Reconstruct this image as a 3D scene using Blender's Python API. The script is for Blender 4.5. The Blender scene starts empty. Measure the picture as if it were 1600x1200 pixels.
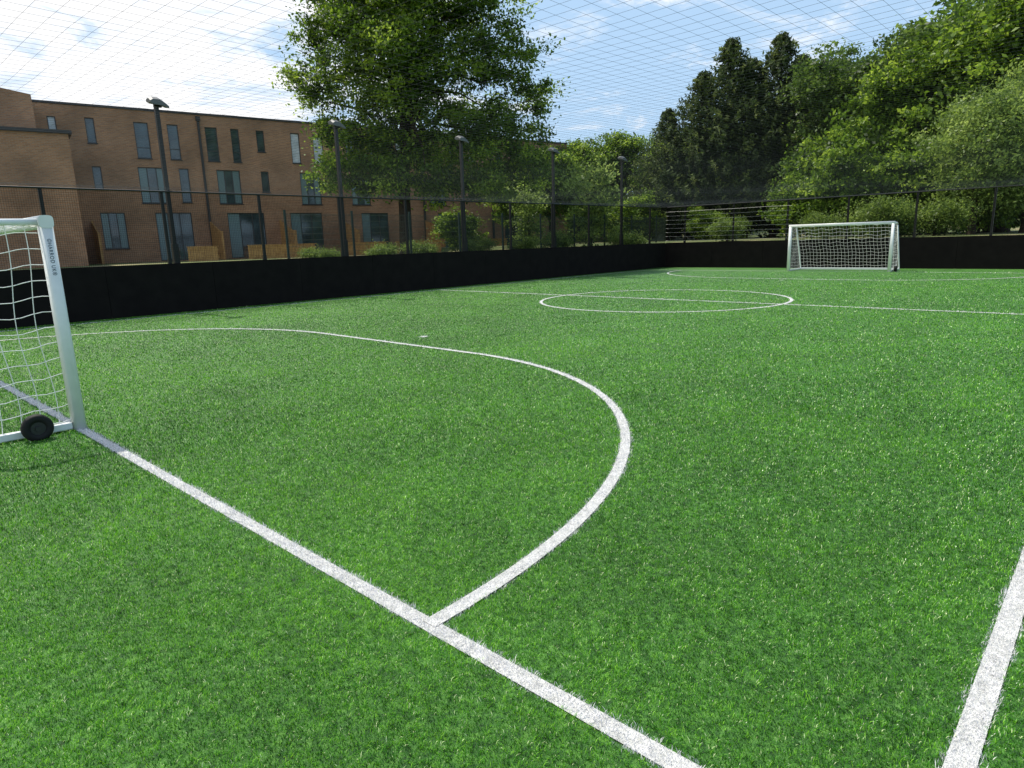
import bpy, math, random
import numpy as np
from mathutils import Matrix, Vector
random.seed(4); rng=np.random.default_rng(4)
SC=bpy.context.scene; COL=SC.collection
# ------------------------------------------------------------------ helpers
def link(o): COL.objects.link(o); return o
def empty(name,loc,label=None,cat=None,group=None,parent=None,rotz=0.0):
    o=bpy.data.objects.new(name,None); o.empty_display_size=.2; o.location=loc; o.rotation_euler=(0,0,rotz); link(o)
    if parent: o.parent=parent
    if label: o["label"]=label
    if cat: o["category"]=cat
    if group: o["group"]=group
    return o
class MB:
    def __init__(s): s.v=[]; s.f=[]; s.m=[]
    def add(s,vs,fs,mi=0):
        n=len(s.v); s.v+= [tuple(v) for v in vs]; s.f+=[tuple(i+n for i in f) for f in fs]; s.m+=[mi]*len(fs)
    def box(s,x0,x1,y0,y1,z0,z1,mi=0):
        v=[(x0,y0,z0),(x1,y0,z0),(x1,y1,z0),(x0,y1,z0),(x0,y0,z1),(x1,y0,z1),(x1,y1,z1),(x0,y1,z1)]
        s.add(v,[(0,3,2,1),(4,5,6,7),(0,1,5,4),(1,2,6,5),(2,3,7,6),(3,0,4,7)],mi)
    def quad(s,a,b,c,d,mi=0): s.add([a,b,c,d],[(0,1,2,3)],mi)
    def tube(s,pts,rad,n=8,mi=0,cap=True):
        pts=[Vector(p) for p in pts]
        if not hasattr(rad,'__len__'): rad=[rad]*len(pts)
        vs=[]
        for i,p in enumerate(pts):
            t=(pts[min(i+1,len(pts)-1)]-pts[max(i-1,0)]).normalized()
            ref=Vector((0,0,1)) if abs(t.z)<.9 else Vector((1,0,0))
            u=t.cross(ref).normalized(); w=t.cross(u).normalized()
            for k in range(n):
                a=2*math.pi*k/n
                vs.append(p+(u*math.cos(a)+w*math.sin(a))*rad[i])
        fs=[]
        for i in range(len(pts)-1):
            for k in range(n):
                a=i*n+k;b=i*n+(k+1)%n
                fs.append((a,b,b+n,a+n))
        if cap:
            fs.append(tuple(range(n-1,-1,-1))); fs.append(tuple(range((len(pts)-1)*n,len(pts)*n)))
        s.add(vs,fs,mi)
    def obj(s,name,mats,parent=None,loc=(0,0,0),smooth=False,bevel=0):
        me=bpy.data.meshes.new(name); me.from_pydata(s.v,[],s.f)
        if not isinstance(mats,(list,tuple)): mats=[mats]
        for m in mats: me.materials.append(m)
        if len(mats)>1: me.polygons.foreach_set('material_index',s.m)
        if smooth: me.polygons.foreach_set('use_smooth',[True]*len(s.f))
        me.update()
        o=bpy.data.objects.new(name,me); o.location=loc; link(o)
        if parent: o.parent=parent
        if bevel:
            b=o.modifiers.new('b','BEVEL'); b.width=bevel; b.segments=2; b.limit_method='ANGLE'
        return o
def npmesh(name,V,F,mats,tint=None,parent=None,loc=(0,0,0)):
    me=bpy.data.meshes.new(name)
    me.vertices.add(len(V)); me.vertices.foreach_set('co',np.ascontiguousarray(V,dtype=np.float32).ravel())
    fl=[np.asarray(f) for f in (F if isinstance(F,list) else [F])]
    nl=sum(f.size for f in fl); npoly=sum(len(f) for f in fl)
    me.loops.add(nl); me.polygons.add(npoly)
    me.loops.foreach_set('vertex_index',np.concatenate([f.ravel() for f in fl]).astype(np.int32))
    tot=np.concatenate([np.full(len(f),f.shape[1]) for f in fl]); st=np.concatenate([[0],np.cumsum(tot)[:-1]])
    me.polygons.foreach_set('loop_start',st.astype(np.int32))
    try: me.polygons.foreach_set('loop_total',tot.astype(np.int32))
    except Exception: pass
    me.update(calc_edges=True)
    if tint is not None:
        at=me.attributes.new('tint','FLOAT','POINT'); at.data.foreach_set('value',np.asarray(tint,dtype=np.float32))
    for m in (mats if isinstance(mats,(list,tuple)) else [mats]): me.materials.append(m)
    o=bpy.data.objects.new(name,me); o.location=loc; link(o)
    if parent: o.parent=parent
    return o
def copy_tree(root,loc,rotz=0,scale=None):
    r=root.copy(); COL.objects.link(r); r.location=loc
    r.rotation_euler=(0,0,rotz)
    if scale: r.scale=scale
    def rec(src,dst):
        for c in list(src.children):
            k=c.copy(); COL.objects.link(k); k.parent=dst; rec(c,k)
    rec(root,r)
    return r
# ------------------------------------------------------------------ materials
def mat(name,col,rough=.6,spec=.5,metal=0,noise=None,bump=None,coat=0):
    m=bpy.data.materials.new(name); m.use_nodes=True; nt=m.node_tree; b=nt.nodes['Principled BSDF']
    b.inputs['Base Color'].default_value=(*col,1); b.inputs['Roughness'].default_value=rough
    b.inputs['Specular IOR Level'].default_value=spec; b.inputs['Metallic'].default_value=metal
    b.inputs['Coat Weight'].default_value=coat
    tc=nt.nodes.new('ShaderNodeTexCoord')
    if noise:
        sc,c2,amt=noise
        n=nt.nodes.new('ShaderNodeTexNoise'); n.inputs['Scale'].default_value=sc; n.inputs['Detail'].default_value=6
        r=nt.nodes.new('ShaderNodeMapRange'); r.inputs[1].default_value=.35; r.inputs[2].default_value=.68; r.inputs[4].default_value=amt
        mx=nt.nodes.new('ShaderNodeMix'); mx.data_type='RGBA'
        mx.inputs[6].default_value=(*col,1); mx.inputs[7].default_value=(*c2,1)
        nt.links.new(tc.outputs['Object'],n.inputs['Vector']); nt.links.new(n.outputs[0],r.inputs[0]); nt.links.new(r.outputs[0],mx.inputs[0]); nt.links.new(mx.outputs[2],b.inputs['Base Color'])
    if bump:
        sc,st,dist=bump
        n=nt.nodes.new('ShaderNodeTexNoise'); n.inputs['Scale'].default_value=sc; n.inputs['Detail'].default_value=4
        bp=nt.nodes.new('ShaderNodeBump'); bp.inputs['Strength'].default_value=st; bp.inputs['Distance'].default_value=dist
        nt.links.new(tc.outputs['Object'],n.inputs['Vector']); nt.links.new(n.outputs[0],bp.inputs['Height']); nt.links.new(bp.outputs[0],b.inputs['Normal'])
    return m
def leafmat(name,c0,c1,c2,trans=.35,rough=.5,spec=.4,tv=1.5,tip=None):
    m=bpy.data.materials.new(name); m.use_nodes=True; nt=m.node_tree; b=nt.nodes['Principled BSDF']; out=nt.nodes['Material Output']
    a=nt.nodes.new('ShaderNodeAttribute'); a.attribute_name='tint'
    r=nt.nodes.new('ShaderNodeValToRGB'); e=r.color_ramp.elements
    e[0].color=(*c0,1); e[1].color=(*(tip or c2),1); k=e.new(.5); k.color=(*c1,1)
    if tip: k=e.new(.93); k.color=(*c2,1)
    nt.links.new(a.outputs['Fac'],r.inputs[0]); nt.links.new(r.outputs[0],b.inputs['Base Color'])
    b.inputs['Roughness'].default_value=rough; b.inputs['Specular IOR Level'].default_value=spec
    t=nt.nodes.new('ShaderNodeBsdfTranslucent'); hs=nt.nodes.new('ShaderNodeHueSaturation'); hs.inputs['Value'].default_value=tv; hs.inputs['Hue'].default_value=.485
    nt.links.new(r.outputs[0],hs.inputs['Color']); nt.links.new(hs.outputs[0],t.inputs['Color'])
    mx=nt.nodes.new('ShaderNodeMixShader'); mx.inputs[0].default_value=trans
    nt.links.new(b.outputs[0],mx.inputs[1]); nt.links.new(t.outputs[0],mx.inputs[2]); nt.links.new(mx.outputs[0],out.inputs['Surface'])
    return m
M_white=mat('white_painted_metal',(.80,.82,.82),.35,.5,noise=(9,(.64,.68,.68),.5))
M_net=mat('white_cord',(.85,.85,.83),.8,.2)
M_black=mat('black_steel',(.012,.012,.013),.45,.4)
M_wire=mat('black_wire',(.006,.006,.007),.8,.15)
M_board=mat('black_board',(.007,.0055,.0055),.85,.15,noise=(3,(.011,.009,.0085),1))
M_cord=mat('dark_net_cord',(.07,.075,.085),.8,.2)
M_rubber=mat('black_rubber',(.012,.012,.012),.7,.3,bump=(60,.4,.004))
M_hub=mat('black_plastic_hub',(.02,.02,.022),.45)
M_sunwire=mat('sunlit_pale_wire',(.42,.42,.40),.55,.4,metal=.2)  # pale colour paints in the sun reflecting off the fence wires
M_lampgrey=mat('lamp_housing_grey',(.11,.115,.12),.5,.4)
M_lens=mat('lamp_lens',(.16,.17,.19),.2,.7)
M_wood=mat('tan_timber',(.50,.29,.11),.6,.3,noise=(4,(.34,.18,.065),1))
M_coping=mat('dark_coping',(.03,.028,.03),.5)
M_frame=mat('grey_window_frame',(.04,.043,.047),.4)
M_glass=mat('window_glass',(.025,.04,.045),.06,.9,noise=(1.3,(.06,.10,.11),1))
M_blind=mat('window_blind',(.72,.76,.80),.5,.4,noise=(2,(.45,.5,.55),1))
M_panel=mat('pale_window_panel',(.15,.23,.24),.25,.6)
M_bark=mat('bark',(.055,.042,.03),.9,.2,noise=(5,(.03,.024,.018),1),bump=(14,.8,.05))
M_text=mat('lettering_ink',(.03,.07,.12),.6)
M_greenfence=mat('dark_green_fence',(.012,.035,.028),.5)
def brickmat():
    m=bpy.data.materials.new('brown_brick'); m.use_nodes=True; nt=m.node_tree; b=nt.nodes['Principled BSDF']
    tc=nt.nodes.new('ShaderNodeTexCoord'); sx=nt.nodes.new('ShaderNodeSeparateXYZ'); ad=nt.nodes.new('ShaderNodeMath'); cb=nt.nodes.new('ShaderNodeCombineXYZ')
    nt.links.new(tc.outputs['Object'],sx.inputs[0]); nt.links.new(sx.outputs[0],ad.inputs[0]); nt.links.new(sx.outputs[1],ad.inputs[1])
    nt.links.new(ad.outputs[0],cb.inputs[0]); nt.links.new(sx.outputs[2],cb.inputs[1])
    br=nt.nodes.new('ShaderNodeTexBrick'); br.inputs['Scale'].default_value=1; br.inputs['Brick Width'].default_value=.225; br.inputs['Row Height'].default_value=.075; br.inputs['Mortar Size'].default_value=.009
    br.inputs['Color1'].default_value=(.47,.235,.122,1); br.inputs['Color2'].default_value=(.35,.17,.088,1); br.inputs['Mortar'].default_value=(.36,.27,.19,1)
    nt.links.new(cb.outputs[0],br.inputs['Vector'])
    n=nt.nodes.new('ShaderNodeTexNoise'); n.inputs['Scale'].default_value=.45; n.inputs['Detail'].default_value=7; nt.links.new(tc.outputs['Object'],n.inputs['Vector'])
    r=nt.nodes.new('ShaderNodeMapRange'); r.inputs[1].default_value=.3; r.inputs[2].default_value=.7; r.inputs[3].default_value=.6; r.inputs[4].default_value=1.15; nt.links.new(n.outputs[0],r.inputs[0])
    mx=nt.nodes.new('ShaderNodeMix'); mx.data_type='RGBA'; mx.blend_type='MULTIPLY'; mx.inputs[0].default_value=1
    nt.links.new(br.outputs[0],mx.inputs[6]); nt.links.new(r.outputs[0],mx.inputs[7]); nt.links.new(mx.outputs[2],b.inputs['Base Color'])
    b.inputs['Roughness'].default_value=.9; return m
M_brick=brickmat()
def groundmat():
    m=bpy.data.materials.new('rough_grass_and_earth'); m.use_nodes=True; nt=m.node_tree; b=nt.nodes['Principled BSDF']
    tc=nt.nodes.new('ShaderNodeTexCoord')
    n=nt.nodes.new('ShaderNodeTexNoise'); n.inputs['Scale'].default_value=.35; n.inputs['Detail'].default_value=9; n.inputs['Roughness'].default_value=.65
    r=nt.nodes.new('ShaderNodeValToRGB'); e=r.color_ramp.elements
    e[0].position=.40; e[0].color=(.06,.095,.02,1); e[1].position=.64; e[1].color=(.30,.25,.13,1); k=e.new(.52); k.color=(.13,.16,.045,1)
    nt.links.new(tc.outputs['Object'],n.inputs['Vector']); nt.links.new(n.outputs[0],r.inputs[0]); nt.links.new(r.outputs[0],b.inputs['Base Color'])
    b.inputs['Roughness'].default_value=.95; return m
M_ground=groundmat()
def turfmat(name,white=False):
    m=bpy.data.materials.new(name); m.use_nodes=True; nt=m.node_tree; b=nt.nodes['Principled BSDF']
    tc=nt.nodes.new('ShaderNodeTexCoord')
    def noise(sc,det=4,ro=.6):
        n=nt.nodes.new('ShaderNodeTexNoise'); n.inputs['Scale'].default_value=sc; n.inputs['Detail'].default_value=det; n.inputs['Roughness'].default_value=ro
        nt.links.new(tc.outputs['Object'],n.inputs['Vector']); return n
    n1=noise(22,8,.8); n2=noise(1.1,5,.6)
    r=nt.nodes.new('ShaderNodeValToRGB'); e=r.color_ramp.elements
    if white:
        e[0].position=.3; e[0].color=(.42,.43,.40,1); e[1].position=.6; e[1].color=(.80,.80,.78,1)
    else:
        e[0].position=.38; e[0].color=(.012,.06,.005,1); e[1].position=.64; e[1].color=(.14,.34,.05,1); k=e.new(.5); k.color=(.045,.17,.014,1)
    nt.links.new(n1.outputs[0],r.inputs[0])
    r2=nt.nodes.new('ShaderNodeMapRange'); r2.inputs[1].default_value=.3; r2.inputs[2].default_value=.7; r2.inputs[3].default_value=.75; r2.inputs[4].default_value=1.2
    nt.links.new(n2.outputs[0],r2.inputs[0])
    mx=nt.nodes.new('ShaderNodeMix'); mx.data_type='RGBA'; mx.blend_type='MULTIPLY'; mx.inputs[0].default_value=1 if not white else 0
    nt.links.new(r.outputs[0],mx.inputs[6]); nt.links.new(r2.outputs[0],mx.inputs[7]); nt.links.new(mx.outputs[2],b.inputs['Base Color'])
    n3=noise(90,3,.7); bp=nt.nodes.new('ShaderNodeBump'); bp.inputs['Strength'].default_value=.9; bp.inputs['Distance'].default_value=.02
    nt.links.new(n3.outputs[0],bp.inputs['Height']); nt.links.new(bp.outputs[0],b.inputs['Normal'])
    b.inputs['Roughness'].default_value=.5; b.inputs['Specular IOR Level'].default_value=.5
    return m
M_turf=turfmat('artificial_turf'); M_mark=turfmat('white_turf',True)
M_blade=leafmat('turf_blades',(.010,.066,.002),(.058,.28,.005),(.27,.63,.04),trans=.28,rough=.28,spec=.48,tv=1.3,tip=(.78,.90,.5))  # the pale ramp end paints sun glints on scattered blades
M_wblade=leafmat('white_turf_blades',(.50,.49,.50),(.76,.75,.77),(.92,.90,.92),trans=.15,rough=.5,spec=.4,tv=1.0)
# ------------------------------------------------------------------ camera
CA,CB=-1.5265,-.1986; D0,D1=.684499,.729014; PITCH=.21193; ROLL=.02928; H=1.52
cam=bpy.data.cameras.new('camera'); co=bpy.data.objects.new('camera',cam); link(co); SC.camera=co
cam.lens=23.32; cam.sensor_width=36; cam.clip_end=3000; cam.clip_start=.05
cp,sp=math.cos(PITCH),math.sin(PITCH); c,s=math.cos(ROLL),math.sin(ROLL)
r0=Vector((D0,-D1,0)); fw=Vector((D1*cp,D0*cp,-sp)); u0=Vector((D1*sp,D0*sp,cp))
R=r0*c-u0*s; U=r0*s+u0*c
co.matrix_world=Matrix(((R.x,U.x,-fw.x,CA),(R.y,U.y,-fw.y,CB),(R.z,U.z,-fw.z,H),(0,0,0,1)))
def from_view(x,y):  # positions relative to the camera, from image pixels and guessed depths
    """camera view frame: metres across / ahead of the camera -> world"""
    return (CA+x*D0+y*D1, CB-x*D1+y*D0)
# ------------------------------------------------------------------ light + sky
EL=math.radians(60)
sun=bpy.data.lights.new('sun','SUN'); sun.energy=5.0; sun.angle=math.radians(.5); sun.color=(1,.95,.84)
so=bpy.data.objects.new('sun',sun); link(so); so.rotation_euler=(-(math.pi/2-EL),0,0); so.location=(0,20,40)
w=bpy.data.worlds.new('World'); SC.world=w; w.use_nodes=True; nt=w.node_tree; bg=nt.nodes['Background']
sky=nt.nodes.new('ShaderNodeTexSky'); sky.sky_type='NISHITA'; sky.sun_disc=False; sky.sun_elevation=EL; sky.sun_rotation=0; sky.air_density=1.0; sky.dust_density=1.0; sky.ozone_density=1.5
tc=nt.nodes.new('ShaderNodeTexCoord'); sx=nt.nodes.new('ShaderNodeSeparateXYZ'); nt.links.new(tc.outputs['Generated'],sx.inputs[0])
mz=nt.nodes.new('ShaderNodeMath'); mz.operation='ADD'; mz.inputs[1].default_value=.15; nt.links.new(sx.outputs[2],mz.inputs[0])
dx=nt.nodes.new('ShaderNodeMath'); dx.operation='DIVIDE'; dy=nt.nodes.new('ShaderNodeMath'); dy.operation='DIVIDE'
nt.links.new(sx.outputs[0],dx.inputs[0]); nt.links.new(mz.outputs[0],dx.inputs[1]); nt.links.new(sx.outputs[1],dy.inputs[0]); nt.links.new(mz.outputs[0],dy.inputs[1])
cb=nt.nodes.new('ShaderNodeCombineXYZ'); nt.links.new(dx.outputs[0],cb.inputs[0]); nt.links.new(dy.outputs[0],cb.inputs[1])
n=nt.nodes.new('ShaderNodeTexNoise'); n.inputs['Scale'].default_value=2.6; n.inputs['Detail'].default_value=12; n.inputs['Roughness'].default_value=.68; n.inputs['Distortion'].default_value=.5
nt.links.new(cb.outputs[0],n.inputs['Vector'])
bi=nt.nodes.new('ShaderNodeMath'); bi.operation='SUBTRACT'; nt.links.new(sx.outputs[1],bi.inputs[0]); nt.links.new(sx.outputs[0],bi.inputs[1])
bm=nt.nodes.new('ShaderNodeMapRange'); bm.inputs[1].default_value=-.1; bm.inputs[2].default_value=.7; bm.inputs[3].default_value=-.05; bm.inputs[4].default_value=.22; nt.links.new(bi.outputs[0],bm.inputs[0])
ad=nt.nodes.new('ShaderNodeMath'); ad.operation='ADD'; nt.links.new(n.outputs[0],ad.inputs[0]); nt.links.new(bm.outputs[0],ad.inputs[1])
cr=nt.nodes.new('ShaderNodeMapRange'); cr.inputs[1].default_value=.45; cr.inputs[2].default_value=.70; cr.interpolation_type='SMOOTHSTEP'; nt.links.new(ad.outputs[0],cr.inputs[0])
# haze and cloud thin out towards the zenith
ef=nt.nodes.new('ShaderNodeMapRange'); ef.inputs[1].default_value=.55; ef.inputs[2].default_value=.85; ef.inputs[3].default_value=1.0; ef.inputs[4].default_value=.12; nt.links.new(sx.outputs[2],ef.inputs[0])
cf=nt.nodes.new('ShaderNodeMath'); cf.operation='MULTIPLY'; nt.links.new(cr.outputs[0],cf.inputs[0]); nt.links.new(ef.outputs[0],cf.inputs[1])
hf=nt.nodes.new('ShaderNodeMath'); hf.operation='MULTIPLY'; hf.inputs[1].default_value=.82; nt.links.new(ef.outputs[0],hf.inputs[0])
hz=nt.nodes.new('ShaderNodeMix'); hz.data_type='RGBA'; hz.inputs[7].default_value=(4.0,5.8,7.9,1); nt.links.new(hf.outputs[0],hz.inputs[0]); nt.links.new(sky.outputs[0],hz.inputs[6])
mx=nt.nodes.new('ShaderNodeMix'); mx.data_type='RGBA'; mx.inputs[7].default_value=(8.9,8.9,9.0,1)
nt.links.new(cf.outputs[0],mx.inputs[0]); nt.links.new(hz.outputs[2],mx.inputs[6]); nt.links.new(mx.outputs[2],bg.inputs[0]); bg.inputs[1].default_value=.13
SC.view_settings.view_transform='Standard'; SC.view_settings.look='None'; SC.view_settings.exposure=0
# ------------------------------------------------------------------ ground
LW=17.42; FW=28.9
def sm(t): t=max(0,min(1,t)); return t*t*(3-2*t)
def gz(x,y):
    l=sm((y-LW-.25)/1.2)*.95; f_=sm((x-FW-.2)/1.6)*1.25
    ahead=(x-CA)*D1+(y-CB)*D0
    return max(l,f_)-.03+sm((ahead-58)/14)*2.6
def axis(lo,hi,fine0,fine1,step):
    return list(np.linspace(lo,fine0,14)[:-1])+list(np.arange(fine0,fine1,step))+list(np.linspace(fine1,hi,14))
xs=axis(-500,900,-6,76,.4); ys=axis(-500,900,-10,66,.4)
V=np.array([(x,y,gz(x,y)) for x in xs for y in ys]); nx,ny=len(xs),len(ys)
ii,jj=np.meshgrid(np.arange(nx-1),np.arange(ny-1),indexing='ij'); b0=(ii*ny+jj).ravel()
g=npmesh('ground',V,np.stack([b0,b0+ny,b0+ny+1,b0+1],1),M_ground); g["kind"]="structure"
mb=MB(); mb.quad((-4,-3.5,0),(FW,-3.5,0),(FW,LW,0),(-4,LW,0)); t=mb.obj('pitch_turf',M_turf); t["kind"]="structure"
# ------------------------------------------------------------------ markings
AH=13.13; G1,G2=6.533,10.232; RR=4.795; RC=2.994; BC=(G1+G2)/2; SLF=16.77; LWD=.082
def offs(a,b):
    d=[]
    inb=(b>-.04)&(b<SLF)
    d.append(np.where(inb,np.abs(a),9)); d.append(np.where(inb,np.abs(a-2*AH),9)); d.append(np.where(inb,np.abs(a-AH),9))
    ina=(a>-.04)&(a<2*AH); d.append(np.where(ina,np.abs(b),9)); d.append(np.where(ina,np.abs(b-SLF),9))
    d.append(np.abs(np.hypot(a-AH,b-BC)-RC))
    db=np.maximum(np.maximum(G1-b,b-G2),0)
    d.append(np.where(a>0,np.abs(np.hypot(a,db)-RR),9)); d.append(np.where(a<2*AH,np.abs(np.hypot(2*AH-a,db)-RR),9))
    d.append(np.maximum(np.hypot(a-5.5,b-BC)-.04,0)); d.append(np.maximum(np.hypot(2*AH-5.5-a,b-BC)-.04,0)); d.append(np.maximum(np.hypot(AH-a,b-BC)-.05,0))
    return np.minimum.reduce(d)
hw=LWD/2
hs=hw*.9
MZ=[.004]
def strip(path,name):
    z=MZ[0]; MZ[0]+=.0005
    mb=MB(); P=[Vector((p[0],p[1],0)) for p in path]; vs=[]
    for i,p in enumerate(P):
        t=(P[min(i+1,len(P)-1)]-P[max(i-1,0)]).normalized(); nn=Vector((-t.y,t.x,0))*hs
        vs+=[(p.x+nn.x,p.y+nn.y,z),(p.x-nn.x,p.y-nn.y,z)]
    mb.add(vs,[(2*i,2*i+1,2*i+3,2*i+2) for i in range(len(P)-1)])
    o=mb.obj(name,M_mark); o["kind"]="structure"; return o
def dcurve(m):
    pts=[]
    for i in range(41):
        t=-math.pi/2+math.pi/2*i/40; pts.append((RR*math.cos(t),G1+RR*math.sin(t)))
    for i in range(41):
        t=math.pi/2*i/40; pts.append((RR*math.cos(t),G2+RR*math.sin(t)))
    return [(2*AH-a,b) for a,b in pts] if m else pts
marks=[('goal_line_marking',[(0,0),(0,SLF)]),('goal_line_marking',[(2*AH,0),(2*AH,SLF)]),('halfway_line_marking',[(AH,0),(AH,SLF)]),
 ('side_line_marking',[(-.037,0),(2*AH,0)]),('side_line_marking',[(0,SLF),(2*AH,SLF)]),
 ('centre_circle_marking',[(AH+RC*math.cos(2*math.pi*i/96),BC+RC*math.sin(2*math.pi*i/96)) for i in range(97)]),
 ('penalty_area_marking',dcurve(0)),('penalty_area_marking',dcurve(1))]
for nme,p in marks: strip(p,nme)
for a0,b0_ in [(5.5,BC),(2*AH-5.5,BC),(AH,BC)]:
    mb=MB(); mb.add([(a0+.06*math.cos(k*math.pi/8),b0_+.06*math.sin(k*math.pi/8),.009) for k in range(16)],[tuple(range(16))]); o=mb.obj('penalty_spot_marking',M_mark); o["kind"]="structure"
# ------------------------------------------------------------------ turf blades
def vnoise(x,y,sc,seed):
    """smooth value noise"""
    r=np.random.default_rng(seed); G=r.random((256,256)); X=x*sc+100; Y=y*sc+100
    xi=np.floor(X).astype(int); yi=np.floor(Y).astype(int); fx=X-xi; fy=Y-yi; fx=fx*fx*(3-2*fx); fy=fy*fy*(3-2*fy)
    g=lambda a,b:G[a%256,b%256]
    return (g(xi,yi)*(1-fx)+g(xi+1,yi)*fx)*(1-fy)+(g(xi,yi+1)*(1-fx)+g(xi+1,yi+1)*fx)*fy
def blades():
    n0=27000; th=1.85
    def seg(ra,rb,cnt,mode):
        u=rng.random(cnt)
        r=np.sqrt(ra*ra+u*(rb*rb-ra*ra)) if mode==0 else ra*(rb/ra)**u
        return r,(rng.random(cnt)-.5)*th+math.atan2(D0,D1)
    r1,a1=seg(1.2,3,int(n0*th*(9-1.44)/2),0)
    r2,a2=seg(3,30,int(n0*9*th*math.log(10)),1)
    r=np.concatenate([r1,r2]); an=np.concatenate([a1,a2])
    x=CA+r*np.cos(an); y=CB+r*np.sin(an)
    k=(x<FW-.1)&(y<LW-.1)&(x>-3.9)&(y>-3.4)&(rng.random(len(r))<np.clip((31-r)/10,0,1))
    r,x,y=r[k],x[k],y[k]; N=len(r)
    sc=np.maximum(1,r/3)**.8
    n_a=vnoise(x,y,30,1)-.5; n_b=vnoise(x,y,9,2)-.5; n_c=vnoise(x,y,1.3,3)-.5; n_d=vnoise(x,y,.35,4)-.5; n_e=vnoise(x,y,48,5)-.5; n_f=vnoise(x,y,20,6)-.5
    h_=(.0065+.0095*rng.random(N))*np.minimum(sc,1.7)*(1+.4*n_b); wd=(.0008+.0006*rng.random(N))*sc
    az=rng.random(N)*2*np.pi; lean=.2+.8*rng.random(N)
    lx=np.cos(az)*lean+.6*n_a+.3*n_b; ly=np.sin(az)*lean+.6*n_f+.4*n_e
    pa=az+rng.normal(0,.6,N)
    base=np.stack([x,y,np.zeros(N)],1); P=np.stack([-np.sin(pa),np.cos(pa),np.zeros(N)],1)*wd[:,None]
    L=np.stack([lx,ly,np.ones(N)],1); mid=base+L*(h_*.55)[:,None]*np.array([.7,.7,1.15]); tip=base+L*h_[:,None]*np.array([1.15,1.15,.85])
    V=np.stack([base-P,base+P,mid-P*.85,mid+P*.85,tip],1)
    off=offs(x,y)+rng.normal(0,.006,N)+.018*n_b+.018*n_e
    white=off<hw+.003
    tint=np.clip(rng.random(N)**1.6*.8+.11+.34*n_a+.15*n_b+.22*n_c+.22*n_d+.24*n_e,0,.92)
    tint=np.where((rng.random(N)<.028),1.0,tint)  # a few whole blades turned pale as painted glints
    def make(sel,name,m,tt):
        Vs=V[sel].reshape(-1,3); n=sel.sum(); b=np.arange(n)*5
        q=np.stack([b,b+1,b+3,b+2],1); t3=np.stack([b+2,b+3,b+4],1)
        return npmesh(name,Vs,[q,t3],m,np.repeat(tt[sel],5))
    V[white,4,2]+=.004
    o=make(~white,'turf_blades',M_blade,tint); o["kind"]="stuff"; o["label"]="green artificial turf blades covering the pitch"
    wt=np.clip(rng.random(N)*.8+.2+.5*n_a,0,1)
    o=make(white,'white_turf_blades',M_wblade,wt); o["kind"]="stuff"; o["label"]="white artificial turf blades along the pitch markings"
blades()
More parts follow.
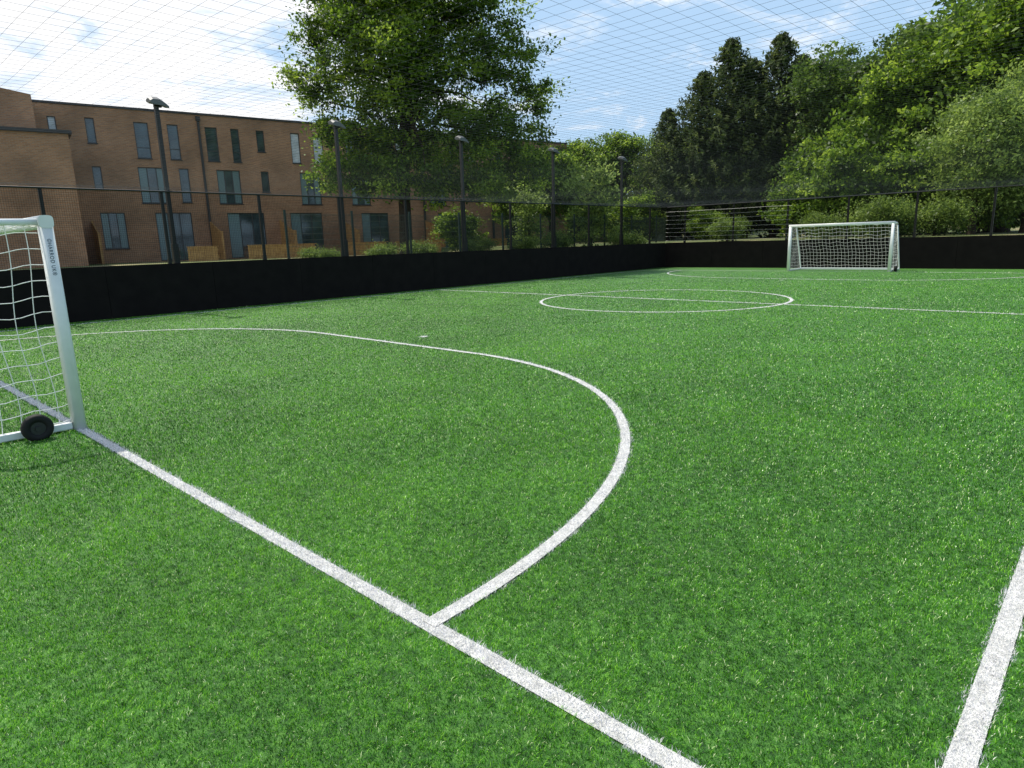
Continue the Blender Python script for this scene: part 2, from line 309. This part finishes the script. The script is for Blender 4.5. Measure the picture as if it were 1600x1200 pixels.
# ------------------------------------------------------------------ goals
def post_mesh(h,rx=.052,ry=.058):
    mb=MB(); n=24; vs=[]
    for z in (0,h):
        for k in range(n):
            a=2*math.pi*k/n; ca,sa=math.cos(a),math.sin(a); e=.55
            vs.append((rx*math.copysign(abs(ca)**e,ca),ry*math.copysign(abs(sa)**e,sa),z))
    fs=[(k,(k+1)%n,n+(k+1)%n,n+k) for k in range(n)]+[tuple(range(n-1,-1,-1)),tuple(range(n,2*n))]
    mb.add(vs,fs); return mb
GWd=G2-G1; GH=1.83
def goal(loc,rotz,label):
    root=empty('football_goal',loc,label,'goal',None,None,rotz); root["group"]="small sided football goals on the pitch"
    for y in (0,GWd):
        o=post_mesh(GH-.045).obj('post',M_white,root,(0,y,0),smooth=False)
        for p in o.data.polygons: p.use_smooth=len(p.vertices)==4
    mb=MB(); n=24; vs=[]
    for y in (-.06,GWd+.06):
        for k in range(n):
            a=2*math.pi*k/n; ca,sa=math.cos(a),math.sin(a); e=.55
            vs.append((.054*math.copysign(abs(ca)**e,ca),y,GH-.04+.052*math.copysign(abs(sa)**e,sa)))
    mb.add(vs,[(k,n+k,n+(k+1)%n,(k+1)%n) for k in range(n)]+[tuple(range(n)),tuple(range(2*n-1,n-1,-1))])
    o=mb.obj('crossbar',M_white,root)
    for p in o.data.polygons: p.use_smooth=len(p.vertices)==4
    TD,BD=.62,1.35
    for y in (0,GWd):
        mb=MB(); pts=[(-.04,y,GH-.04),(-TD+.15,y,GH-.045),(-TD+.05,y,GH-.07),(-TD-.02,y,GH-.14),(-BD+.03,y,.16),(-BD,y,.05)]
        mb.tube(pts,.028,10); mb.obj('stanchion',M_white,root,smooth=True)
    mb=MB()
    for y in (0,GWd): mb.box(-BD-.04,-.054,y-.03,y+.03,.012,.072)
    mb.box(-BD-.04,-BD+.04,.031,GWd-.031,.012,.092)
    mb.obj('ground_frame',M_white,root,bevel=.008)
    for y,sg in ((0,-1),(GWd,1)):
        wr=empty('wheel',(-.33,y+sg*.13,.102),parent=root)
        mb=MB(); n=28; prof=[(.055,-.035),(.100,-.04),(.115,-.02),(.115,.02),(.100,.04),(.055,.035)]
        vs=[(r*math.cos(2*math.pi*k/n),yy,r*math.sin(2*math.pi*k/n)) for k in range(n) for r,yy in prof]; m_=len(prof)
        mb.add(vs,[(k*m_+j,((k+1)%n)*m_+j,((k+1)%n)*m_+(j+1)%m_,k*m_+(j+1)%m_) for k in range(n) for j in range(m_)])
        mb.obj('tyre',M_rubber,wr,smooth=True)
        mb=MB(); mb.tube([(0,-.03,0),(0,.03,0)],.058,20); mb.tube([(0,-.045,0),(0,.045,0)],.022,12); mb.tube([(0,0,0),(0,-sg*.10,-.05)],.012,8); mb.obj('hub',M_hub,wr)
    mb=MB(); g=.135
    def dis(x,y,z):
        return Vector((.018*math.sin(9*y+5*z)+.012*math.sin(4*z),.014*math.sin(7*x+4.3*z), -.03*math.sin(math.pi*min(1,max(0,-x/BD)))*(1+math.sin(11*y)) *.5 + .012*math.sin(17*x+9*y+3*z)))
    def line(fn,n):
        pts=[]
        for i in range(n+1):
            p=Vector(fn(i/n)); pts.append(p+dis(*p))
        mb.tube(pts,.0034,4,cap=False)
    def zx(x): return GH-.06 if x>-TD else .05+(GH-.11)*(x+BD)/(BD-TD)
    def xz(z): return -TD-(BD-TD)*(1-(z-.05)/(GH-.11))
    for y in (0.0,GWd):
        yy=y+(.035 if y==0 else -.035)
        x=-.02
        while x>-BD+.02:
            line(lambda t:(x,yy,.08+(zx(x)-.08)*t),16); x-=g
        z=.1
        while z<GH-.08:
            line(lambda t:(-.02+(xz(z)+.02)*t,yy,z-.02*math.sin(math.pi*t)),12); z+=g
    ny_=int(GWd/g)
    for i in range(ny_+1):
        y=.035+i*(GWd-.07)/ny_
        line(lambda t:(-.02-(TD-.02)*t,y,GH-.06),5)
        line(lambda t:(-TD-(BD-TD)*t,y,GH-.06-(GH-.12)*t),16)
    for j in range(5): line(lambda t:(-.06-j*.12,.035+t*(GWd-.07),GH-.06),40)
    L=math.hypot(GH-.12,BD-TD); m_=int(L/g)
    for j in range(1,m_+1):
        q=j/m_; line(lambda t:(-TD-(BD-TD)*q,.035+t*(GWd-.07),GH-.06-(GH-.12)*q),40)
    mb.obj('net',M_net,root)
    return root
g1=goal((0,G1,0),0,"white metal football goal with net and black wheels on goal line")
g2=goal((2*AH,G2,0),math.pi,"white football goal with net in front of the black boards")
post=[c_ for c_ in g1.children if c_.name.startswith('post')][0]
fc=bpy.data.curves.new('t','FONT'); fc.body="\u00a9HARROD UK\u00ae"; fc.size=.07; fc.extrude=0; fc.offset=.0003; fc.align_y='CENTER'; fc.space_character=1.15
to=bpy.data.objects.new('t',fc); link(to); bpy.context.view_layer.update()
dg=bpy.context.evaluated_depsgraph_get(); me=bpy.data.meshes.new_from_object(to.evaluated_get(dg)); bpy.data.objects.remove(to)
co_=np.empty(len(me.vertices)*3,dtype=np.float32); me.vertices.foreach_get('co',co_); co_=co_.reshape(-1,3)
co_[:,0]-=co_[:,0].min(); co_*= .30/co_[:,0].max(); yc=(co_[:,1].max()+co_[:,1].min())/2
nv=np.stack([(co_[:,1]-yc)*1.12, np.full(len(co_),-.0600), 1.65-co_[:,0]],1); me.vertices.foreach_set('co',nv.astype(np.float32).ravel()); me.update()
me.name='lettering'; me.materials.clear(); me.materials.append(M_text); lo=bpy.data.objects.new('lettering',me); link(lo); lo.parent=post
# ------------------------------------------------------------------ fences
RZ=2.95; BH=1.2
def fence(name,p0,p1,label,step,wires,first=0.0):
    p0=Vector((*p0,0)); p1=Vector((*p1,0)); L=(p1-p0).length; ang=math.atan2((p1-p0).y,(p1-p0).x)
    root=empty(name,p0,label,'fence',None,None,ang)
    mb=MB(); x=0
    while x<L-.01:
        x2=min(L,x+step); mb.box(x+.004,x2-.004,-.012,.012,.0,BH); x=x2
    mb.box(0,L,.02,.05,.03,BH+.02)
    mb.obj('kickboard',M_board,root)
    mb=MB(); mb.tube([(0,.05,RZ),(L,.05,RZ)],.022,8); mb.obj('top_rail',M_black,root)
    x=first
    while x<=L:
        mb=MB(); mb.box(x-.035,x+.035,.052,.112,-.02,RZ); mb.box(x-.045,x+.045,.053,.125,BH+.02,BH+.14); mb.obj('post',M_black,root); x+=step
    wires(root,L); return root
def w_left(root,L,wr=.0024):
    mb=MB(); x=0.05
    while x<L: mb.tube([(x,.045,BH),(x,.045,RZ)],wr,3,cap=False); x+=.045
    z=BH+.045
    while z<RZ: mb.tube([(0,.045,z),(L,.045,z)],wr,3,cap=False); z+=.045
    mb.obj('wire_mesh',M_wire,root)
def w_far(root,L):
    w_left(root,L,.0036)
    mb=MB(); z=BH+.12  # paler wires near the corner, their sunlit look put into the colour
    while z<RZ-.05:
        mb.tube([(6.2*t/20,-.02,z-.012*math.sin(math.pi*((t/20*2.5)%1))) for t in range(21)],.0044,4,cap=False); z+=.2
    o=mb.obj('sunlit_pale_wires',M_sunwire,root); o["label"]="pale horizontal fence wires at the corner, sun reflection painted in"
fence('perimeter_fence',(-4,LW),(FW,LW),"black boarded perimeter fence with wire mesh above, along the pitch side",2.5,w_left,first=1.5)
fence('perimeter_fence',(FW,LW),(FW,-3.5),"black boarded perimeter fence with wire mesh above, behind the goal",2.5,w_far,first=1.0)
# roof net
mb=MB(); g=.135
def rz(x,y):
    e=min(1,(LW-y)/1.5,(FW-x)/1.5); e=max(0,e)
    return RZ+.03-.10*e*(.6+.4*math.sin(x*.62)*math.sin(y*.55))
x=-1.8
while x<FW:
    mb.tube([(x+.012*math.sin(y*2.1+x),y,rz(x,y)) for y in np.linspace(-3.4,LW,26)],.0009,3,cap=False); x+=g
y=-3.3
while y<LW:
    mb.tube([(xx,y+.012*math.sin(xx*2.3+y*3),rz(xx,y)) for xx in np.linspace(-1.9,FW,36)],.0009,3,cap=False); y+=g
o=mb.obj('roof_netting',M_cord); o["label"]="thin dark square netting stretched over the whole pitch"; o["category"]="net"
# ------------------------------------------------------------------ lamps
def lamp(loc):
    root=empty('lamp_post',loc,"tall black floodlight post with grey head behind the fence",'lamp post',"floodlight posts along the fence")
    mb=MB(); b=loc[2]
    mb.box(-.07,.07,-.07,.07,0,1.7-b); mb.box(-.048,.048,-.048,.048,1.7-b,4.96-b); mb.box(-.12,.12,-.12,.12,0,.03)
    mb.obj('pole',M_black,root,bevel=.01)
    hd=empty('lamp_head',(0,0,4.96-b),parent=root); hd.scale=(.88,.85,.85)
    mb=MB(); mb.box(-.06,.14,-.05,.05,-.04,.05); mb.tube([(0,0,-.10),(0,0,.02)],.065,10); mb.obj('bracket',M_black,hd,bevel=.008)
    mb=MB()
    sec=[(-.20,.08,.16),(-.12,.05,.21),(.05,.04,.21),(.16,.02,.15),(.28,-.02,.06)]
    vs=[]
    for x_,zl,zh in sec:
        for (yy,zz) in ((-.20,zl-.05),(.12,zl+.01),(.13,zh),(-.02,zh+.02),(-.19,zh-.07)): vs.append((x_,yy,zz))
    fs=[]
    for i in range(len(sec)-1):
        for j in range(5): fs.append((i*5+j,i*5+(j+1)%5,(i+1)*5+(j+1)%5,(i+1)*5+j))
    fs+= [tuple(range(4,-1,-1)),tuple(range(20,25))]
    mb.add(vs,fs); mb.obj('housing',M_lampgrey,hd,bevel=.01)
    mb=MB(); mb.quad((-.08,-.17,-.032),(.14,-.17,-.045),(.14,.08,.012),(-.08,.08,.03)); mb.obj('lens',M_lens,hd)
    return root
LY=LW+.2
l0=lamp((5.2,LY,0.0))
for a in (10.18,15.2,20.25,25.2): copy_tree(l0,(a,LY,0))
# ------------------------------------------------------------------ building
TH=math.atan2(-.18729,.98242); BO=(12.164,43.657)
def facade(mb,x0,x1,z0,z1,wins,y=0.0,rec=.14):
    X=sorted({x0,x1,*[w_[0] for w_ in wins],*[w_[1] for w_ in wins]}); Z=sorted({z0,z1,*[w_[2] for w_ in wins],*[w_[3] for w_ in wins]})
    for i in range(len(X)-1):
        for j in range(len(Z)-1):
            cx=(X[i]+X[i+1])/2; cz=(Z[j]+Z[j+1])/2
            if any(w_[0]<cx<w_[1] and w_[2]<cz<w_[3] for w_ in wins): continue
            mb.quad((X[i],y,Z[j]),(X[i+1],y,Z[j]),(X[i+1],y,Z[j+1]),(X[i],y,Z[j+1]))
    for a,b,c_,d in [w_[:4] for w_ in wins]:
        mb.quad((a,y,c_),(a,y,d),(a,y+rec,d),(a,y+rec,c_)); mb.quad((b,y,c_),(b,y+rec,c_),(b,y+rec,d),(b,y,d))
        mb.quad((a,y,c_),(a,y+rec,c_),(b,y+rec,c_),(b,y,c_)); mb.quad((a,y,d),(b,y,d),(b,y+rec,d),(a,y+rec,d))
bl=empty('brick_apartment_building',(BO[0],BO[1],0),"long three storey brown brick terrace with flat roof and tall windows",'building',None,None,TH)
W=[(-2.75,-2.35,7.8,8.9,'b'),(-1.0,-.55,7.6,8.95,'g'),(1.4,2.15,6.9,8.9,'g'),(3.15,3.75,6.9,8.9,'g'),(5.25,5.95,6.9,8.9,'g'),(6.75,7.25,6.9,8.9,'g'),(8.3,8.8,7.6,8.9,'g'),(10.5,11.1,7.0,8.9,'b'),(12.0,12.7,7.0,8.9,'b'),
 (-1.0,-.55,5.1,6.35,'g'),(1.3,2.75,4.35,6.4,'p'),(3.5,4.05,4.4,6.4,'g'),(5.65,7.05,4.35,6.4,'p'),(8.35,8.85,5.1,6.4,'g'),(10.9,12.3,4.35,6.4,'p'),
 (-.95,.3,1.75,3.8,'p'),(1.9,3.9,.96,3.8,'d'),(6.0,8.3,.96,3.8,'d'),(10.0,12.2,.96,3.8,'d')]
for k in range(3):
    o_=14.3+k*6.3
    W+=[(o_,o_+.6,6.9,8.9,'g'),(o_+1.8,o_+2.4,6.9,8.9,'g'),(o_+3.8,o_+4.3,7.6,8.9,'b'),(o_+.2,o_+1.6,4.35,6.4,'p'),(o_+3.8,o_+4.3,5.1,6.4,'g'),(o_+.8,o_+2.9,.96,3.8,'d')]
mb=MB(); X0,X1,ZT,DP=-14,34.5,9.55,10
facade(mb,X0,X1,.5,ZT,W)
mb.quad((X1,0,.5),(X1,DP,.5),(X1,DP,ZT),(X1,0,ZT)); mb.quad((X0,DP,.5),(X0,0,.5),(X0,0,ZT),(X0,DP,ZT)); mb.quad((X1,DP,.5),(X0,DP,.5),(X0,DP,ZT),(X1,DP,ZT))
mb.obj('wall',M_brick,bl)
mb=MB(); mb.box(X0-.06,X1+.06,-.06,DP+.06,ZT+.003,ZT+.12); mb.obj('roof',M_coping,bl)
for (a,b,c_,d,kd) in W:
    we=empty('window' if kd!='d' else 'patio_door',(a,.0,c_),parent=bl); w_=b-a; h_=d-c_
    mb=MB(); t=.05; y0,y1=.07,.13
    mb.box(0,w_,y0,y1,0,t); mb.box(0,w_,y0,y1,h_-t,h_); mb.box(0,t,y0+.002,y1,t,h_-t); mb.box(w_-t,w_,y0+.002,y1,t,h_-t)
    nm=0 if w_<.9 else 2
    for q in range(1,nm+1): mb.box(w_*q/(nm+1)-.025,w_*q/(nm+1)+.025,y0+.004,y1,t,h_-t)
    if kd=='g' and h_>1.6: mb.box(t,w_-t,y0+.006,y1,h_*.3-.02,h_*.3+.02)
    mb.obj('frame',M_frame,we)
    mb=MB(); segs=[w_*q/(nm+1) for q in range(nm+2)]
    for q in range(nm+1):
        mi=0
        if kd=='b': mi=1
        if kd=='p' and q!=1: mi=2
        if kd=='d' and q==0: mi=2 if random.random()<.4 else 0
        mb.quad((segs[q],.1,0.01),(segs[q+1],.1,0.01),(segs[q+1],.1,h_-.01),(segs[q],.1,h_-.01),mi)
    mb.obj('pane',[M_glass,M_blind,M_panel],we)
    if kd!='d':
        mb=MB(); mb.box(-.03,w_+.03,-.05,.065,-.05,-.003); mb.obj('sill',M_coping,we)
for x in (4.9,13.6,20.2,26.5):
    mb=MB(); mb.box(x-.06,x+.06,-.13,-.01,.9,ZT-.1); mb.box(x-.12,x+.12,-.18,-.01,ZT-.35,ZT-.1); mb.obj('drainpipe',M_coping,bl)
wg=empty('brick_wing_building',(BO[0],BO[1],0),"lower flat roofed brown brick wing with dark coping",'building',None,None,TH)
mb=MB(); mb.box(-22,-2.3,-5.7,-.02,.5,7.2); mb.obj('wall',M_brick,wg)
mb=MB(); mb.box(-22.1,-2.15,-5.85,-.02,7.203,7.36); mb.obj('roof',M_coping,wg)
mb=MB(); v=[(-22,-2.6,7.365),(-3.4,-2.6,7.365),(-3.4,-.03,7.365),(-22,-.03,7.365),(-22,-2.6,12.5),(-3.4,-2.6,9.45),(-3.4,-.03,9.45),(-22,-.03,12.5)]
mb.add(v,[(0,3,2,1),(4,5,6,7),(0,1,5,4),(1,2,6,5),(2,3,7,6),(3,0,4,7)]); mb.obj('upper_wall',M_brick,wg)
def loc2w(x,y):
    return (BO[0]+x*math.cos(TH)-y*math.sin(TH), BO[1]+x*math.sin(TH)+y*math.cos(TH))
def screen(x,h0,h1,L=2.6):
    px,py=loc2w(x,-.1); e=empty('timber_privacy_screen',(px,py,.9),"tan slatted timber screen with sloping top beside a patio door",'screen',"timber privacy screens",None,TH)
    mb=MB(); n=16
    for i in range(n):
        y=-L*i/n; hh=h0+(h1-h0)*i/n; mb.box(-.03,.03,y-L/n+.012,y,0.05,hh)
    mb.box(-.06,-.032,-L,0,.4,.5); mb.obj('slats',M_wood,e)
    mb=MB(); mb.box(-.06,.06,-L-.1,-L-.002,0,h1+.1); mb.obj('post',M_wood,e)
    mb=MB(); mb.box(-.06,.06,0.002,.09,0,h0+.1); mb.obj('post',M_wood,e)
for x in (-1.4,4.9,9.3,13.6,20.2): screen(x,2.35,1.6)
def gfence(x0,x1,h=.8):
    px,py=loc2w(x0,-5.4); e=empty('timber_garden_fence',(px,py,.9),"low tan timber garden fence in front of the brick terrace",'fence',"low timber garden fences",None,TH)
    mb=MB(); n=int((x1-x0)/.14)
    for i in range(n): mb.box(i*.14,i*.14+.125,-.012,.012,.04,h)
    mb.box(0,x1-x0,.013,.05,.2,.28); mb.box(0,x1-x0,.013,.05,h-.2,h-.12); mb.obj('boards',M_wood,e)
    mb=MB(); mb.box(-.02,x1-x0+.02,-.04,.06,h+.002,h+.04); mb.obj('cap_rail',M_wood,e)
for x0,x1 in ((2.4,4.0),(5.6,9.6),(11.2,14.4),(15.0,18.4),(20,24)): gfence(x0,x1)
def outer(p0,p1):
    p0=Vector((*p0,.9)); p1=Vector((*p1,.9)); L=(p1-p0).length; ang=math.atan2((p1-p0).y,(p1-p0).x)
    r=empty('green_mesh_fence',p0,"dark green wire mesh boundary fence with posts on the bank",'fence',None,None,ang)
    mb=MB(); x=0
    while x<L: mb.tube([(x,0,0),(x,0,1.7)],.005,3,cap=False); x+=.05
    z=.05
    while z<1.75: mb.tube([(0,0,z),(L,0,z)],.004,3,cap=False); z+=.2
    mb.obj('wire_mesh',M_greenfence,r)
    x=0
    while x<=L:
        mb=MB(); mb.box(x-.03,x+.03,.005,.065,-.1,1.8); mb.obj('post',M_greenfence,r); x+=2.5
outer((9.5,19.8),(33,19.8))
# ------------------------------------------------------------------ trees
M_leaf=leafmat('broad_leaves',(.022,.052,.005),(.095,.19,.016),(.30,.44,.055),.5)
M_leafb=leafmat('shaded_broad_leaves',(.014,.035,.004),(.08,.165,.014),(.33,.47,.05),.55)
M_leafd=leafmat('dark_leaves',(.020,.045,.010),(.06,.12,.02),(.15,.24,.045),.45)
M_leafl=leafmat('willow_leaves',(.06,.11,.02),(.15,.24,.045),(.29,.40,.10),.5)
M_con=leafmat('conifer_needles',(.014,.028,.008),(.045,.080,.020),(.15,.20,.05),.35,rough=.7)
def leaves(C,size,asp,tint,rg,up=.5):
    N=len(C); n=rg.normal(size=(N,3)); n[:,2]+=up*1.5; n/=np.linalg.norm(n,axis=1)[:,None]
    t=rg.normal(size=(N,3)); u=np.cross(n,t); u/=np.linalg.norm(u,axis=1)[:,None]; v=np.cross(n,u)
    s_=size*(.6+.8*rg.random(N))[:,None]
    fold=n*s_*.18
    V=np.stack([C-u*s_,C-v*s_*asp+fold,C+u*s_,C+v*s_*asp+fold],1).reshape(-1,3)
    b=np.arange(N)*4; F=np.stack([b,b+1,b+2,b+3],1)
    return V,F,np.repeat(tint,4)
def crown_pts(lobes,nc,per,cr,rg,shell=.5,stray=.12):
    w_=np.array([(l[3]*l[4]*l[5])**.75*(l[6] if len(l)>6 else 1) for l in lobes]); w_/=w_.sum()
    idx=rg.choice(len(lobes),nc,p=w_); Lb=np.array([l[:6] for l in lobes])[idx]
    d=rg.normal(size=(nc,3)); d/=np.linalg.norm(d,axis=1)[:,None]; r=rg.random(nc)**(shell)
    r*=1+stray*rg.normal(size=nc)
    C=Lb[:,:3]+d*r[:,None]*Lb[:,3:6]
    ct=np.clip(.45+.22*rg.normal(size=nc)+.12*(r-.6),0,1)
    crr=cr*(.5+rg.random(nc))
    P=np.repeat(C,per,0)+rg.normal(size=(nc*per,3))*np.repeat(crr,per)[:,None]*np.array([.62,.62,.38])
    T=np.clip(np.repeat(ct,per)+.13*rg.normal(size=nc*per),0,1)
    return P,T,C
def limb(mb,p0,p1,r0_,r1_,rg,n=6,wob=.12):
    p0=Vector(p0);p1=Vector(p1); L=(p1-p0).length; pts=[];rs=[]
    for i in range(n+1):
        t=i/n; p=p0.lerp(p1,t)+Vector(rg.normal(size=3)*wob*L*.25*math.sin(math.pi*t)); p.z+=.08*L*math.sin(math.pi*t)
        pts.append(p); rs.append(r0_+(r1_-r0_)*t)
    mb.tube(pts,rs,8,cap=False); return pts
def tree(kind,loc,lobes,th,tr,nc,per,cr,ls,m,label,seed,rotz=0,trunk_to=None,asp=.55,group=None,nl=8,up=.4,stray=.12,shell=.5):
    rg=np.random.default_rng(seed)
    root=empty(kind,loc,label,'tree',group,None,rotz)
    P,T,C=crown_pts(lobes,nc,per,cr,rg,shell,stray)
    V,F,tt=leaves(P,ls,asp,T,rg,up)
    mb=MB(); top=Vector(trunk_to or (0,0,th*.62))
    fork=th*.28
    pts=[Vector((0,0,-.1)),Vector((0,0,.4)),Vector((.05,.02,fork*.6)),Vector((top.x*.3,top.y*.3,fork)),Vector((top.x*.6,top.y*.6,(fork+top.z)/2)),top]
    mb.tube(pts,[tr*1.35,tr,tr*.85,tr*.75,tr*.45,tr*.15],12,cap=False)
    far=C[rg.choice(len(C),nl*3,replace=False)] if len(C)>nl*3 else C
    for i,cc in enumerate(far):
        t=rg.random()*.6; st=pts[3].lerp(pts[5],t)
        limb(mb,st,cc,tr*(.38 if i<nl else .16)*(1-t*.5),tr*.04,rg)
    mb.obj('trunk',M_bark,root,smooth=True)
    npmesh('crown',V,F,m,tt,root)
    return root
x,y=from_view(-5.4,36)
lob=[(1.0,0,12.0,4.0,4.2,4.2),(-2.1,0,12.2,2.3,2.6,2.4),(-3.6,.5,9.0,2.0,2.2,1.4),(-3.7,0,10.9,1.6,1.8,.8),(4.1,0,13.0,2.6,3,2.4),(5.0,-.3,9.6,2.4,2.6,1.5),(6.8,.5,8.2,1.6,2,.9),(1.2,0,8.0,3.6,3.6,2.4),
     (4.6,-.5,6.0,3.4,3,1.5,1.4),(-2.6,0,6.2,2.1,2,1.6,1.3),(.8,0,16.3,3.3,3.8,2.4),(.8,-.3,5.0,3.4,2.6,1.6,1.3),(-.6,-2,10,2.6,2.8,2.4),(3.2,-1.5,3.6,3.0,2,1.0,1.7),(-2.4,-1,4.0,2.0,1.5,1.1,1.6),(6.4,-.6,4.4,1.8,1.6,.9,1.5),(.2,-1.8,3.4,2.2,1.4,.8,1.1)]
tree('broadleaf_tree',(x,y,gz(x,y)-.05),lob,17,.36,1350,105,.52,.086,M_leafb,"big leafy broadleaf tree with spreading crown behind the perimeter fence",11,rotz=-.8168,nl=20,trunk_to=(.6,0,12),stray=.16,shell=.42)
def gen_round(seed,m,h=10,r=3.6,nc=300,per=70,ls=.15,kind='broadleaf_tree',loc=(0,0,0),label='',cr=.75,low=.18,stray=.14,nlb=10,core=.75):
    rg=np.random.default_rng(seed); lb=[]
    for i in range(nlb):
        a=rg.random()*6.28; rr=r*.65*rg.random()**.5; z=h*(low+.12+.60*rg.random())
        s_=r*(.30+.28*rg.random()); lb.append((rr*math.cos(a),rr*math.sin(a),z,s_,s_,s_*.85))
    lb.append((0,0,h*.52,r*core,r*core,h*.33)); lb.append((r*.1,0,h*.8,r*.42,r*.42,h*.17))
    return tree(kind,loc,lb,h,.03*h*.8,nc,per,cr,ls,m,label,seed,stray=stray)
def place(proto,lst,grp,label):
    for i,(sx_,sy_,scl,zs) in enumerate(lst):
        x,y=from_view(sx_,sy_); z=gz(x,y)-.05
        if i==0:
            proto.location=(x,y,z); proto.scale=(scl,scl,scl*zs); proto["group"]=grp; proto["label"]=label
        else:
            copy_tree(proto,(x,y,z),rotz=i*1.9+.7,scale=(scl,scl,scl*zs))
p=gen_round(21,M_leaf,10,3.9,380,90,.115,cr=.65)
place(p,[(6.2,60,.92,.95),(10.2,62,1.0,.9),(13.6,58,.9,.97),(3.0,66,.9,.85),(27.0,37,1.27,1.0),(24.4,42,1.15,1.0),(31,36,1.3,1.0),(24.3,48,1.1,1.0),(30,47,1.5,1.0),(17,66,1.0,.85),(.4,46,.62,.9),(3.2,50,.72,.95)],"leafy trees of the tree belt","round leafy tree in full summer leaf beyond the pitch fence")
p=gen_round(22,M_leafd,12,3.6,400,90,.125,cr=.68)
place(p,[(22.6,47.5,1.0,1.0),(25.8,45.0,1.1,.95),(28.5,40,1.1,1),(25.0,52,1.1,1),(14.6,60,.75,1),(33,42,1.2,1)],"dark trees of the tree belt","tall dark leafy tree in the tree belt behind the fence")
p=gen_round(23,M_leafl,7.2,3.4,360,75,.085,kind='willow_tree',cr=.6,low=.05,stray=.25,nlb=16,core=.5)
place(p,[(21.2,31,.95,1.0),(24.4,32,1.05,1.05)],"pale willow like trees","light green willow like tree in front of the tree belt")
def gen_shrub(seed,m,h,r,ls=.09,nc=200,per=60):
    rg=np.random.default_rng(seed); lb=[]
    for i in range(9):
        a=rg.random()*6.28; rr=r*.7*rg.random()**.5; s_=r*(.3+.25*rg.random()); lb.append((rr*math.cos(a),rr*math.sin(a),h*(.3+.5*rg.random()),s_,s_,h*.25))
    lb.append((0,0,h*.4,r*.75,r*.75,h*.36))
    return tree('shrub',(0,0,0),lb,h*.8,.06,nc,per,.4,ls,m,"",seed,nl=5,stray=.2)
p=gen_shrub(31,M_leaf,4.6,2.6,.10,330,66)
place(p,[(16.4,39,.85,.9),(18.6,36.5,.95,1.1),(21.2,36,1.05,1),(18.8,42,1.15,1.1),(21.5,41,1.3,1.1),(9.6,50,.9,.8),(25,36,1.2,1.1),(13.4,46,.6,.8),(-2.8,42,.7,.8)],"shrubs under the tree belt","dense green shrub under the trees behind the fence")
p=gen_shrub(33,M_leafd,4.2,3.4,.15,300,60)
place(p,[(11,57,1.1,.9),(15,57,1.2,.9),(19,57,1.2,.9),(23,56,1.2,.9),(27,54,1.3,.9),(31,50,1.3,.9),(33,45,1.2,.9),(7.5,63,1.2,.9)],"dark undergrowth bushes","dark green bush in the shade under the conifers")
p=gen_shrub(32,M_leafl,1.9,1.3,.06,150,50)
place(p,[(16.2,30,1,1),(17.6,30.4,.8,1.1),(14.6,31,.7,1),(18.9,30,1,.9),(11,34,.7,1),(-8.9,31,.45,.8),(-7.6,29,.4,.8),(-1.5,33,.6,.8),(2.5,33,.7,.9),(6,34,.7,.8),(0.6,30,.5,.9),(-5.0,27,.5,.8),(-3.6,28,.5,.9)],"low light green bushes","low light green bush on the bank behind the fence")
p=gen_shrub(41,M_leafl,4.6,1.5,.085,90,40)
place(p,[(4.3,35,1,1),(1.2,38,.8,1)],"young trees beside the path","slender young tree with fresh green leaves behind the fence")
def conifer(seed,h,r):
    rg=np.random.default_rng(seed); root=empty('conifer_tree',(0,0,0),"",'tree')
    nb=760; C=[];T=[]
    for i in range(nb):
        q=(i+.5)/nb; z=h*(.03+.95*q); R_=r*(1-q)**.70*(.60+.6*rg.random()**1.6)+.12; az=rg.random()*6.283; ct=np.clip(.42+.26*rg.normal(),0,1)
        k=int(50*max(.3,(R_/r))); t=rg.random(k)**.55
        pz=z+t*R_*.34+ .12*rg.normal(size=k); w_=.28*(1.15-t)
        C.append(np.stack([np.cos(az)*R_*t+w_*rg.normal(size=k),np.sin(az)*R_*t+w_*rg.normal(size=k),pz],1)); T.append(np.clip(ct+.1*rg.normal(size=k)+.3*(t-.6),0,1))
    C=np.concatenate(C);T=np.concatenate(T); V,F,tt=leaves(C,.17,.34,T,rg,.1)
    mb=MB(); mb.tube([(0,0,-.1),(0,0,h*.5),(0,0,h*.97)],[.28,.16,.03],10,cap=False); mb.obj('trunk',M_bark,root,smooth=True)
    npmesh('crown',V,F,M_con,tt,root); return root
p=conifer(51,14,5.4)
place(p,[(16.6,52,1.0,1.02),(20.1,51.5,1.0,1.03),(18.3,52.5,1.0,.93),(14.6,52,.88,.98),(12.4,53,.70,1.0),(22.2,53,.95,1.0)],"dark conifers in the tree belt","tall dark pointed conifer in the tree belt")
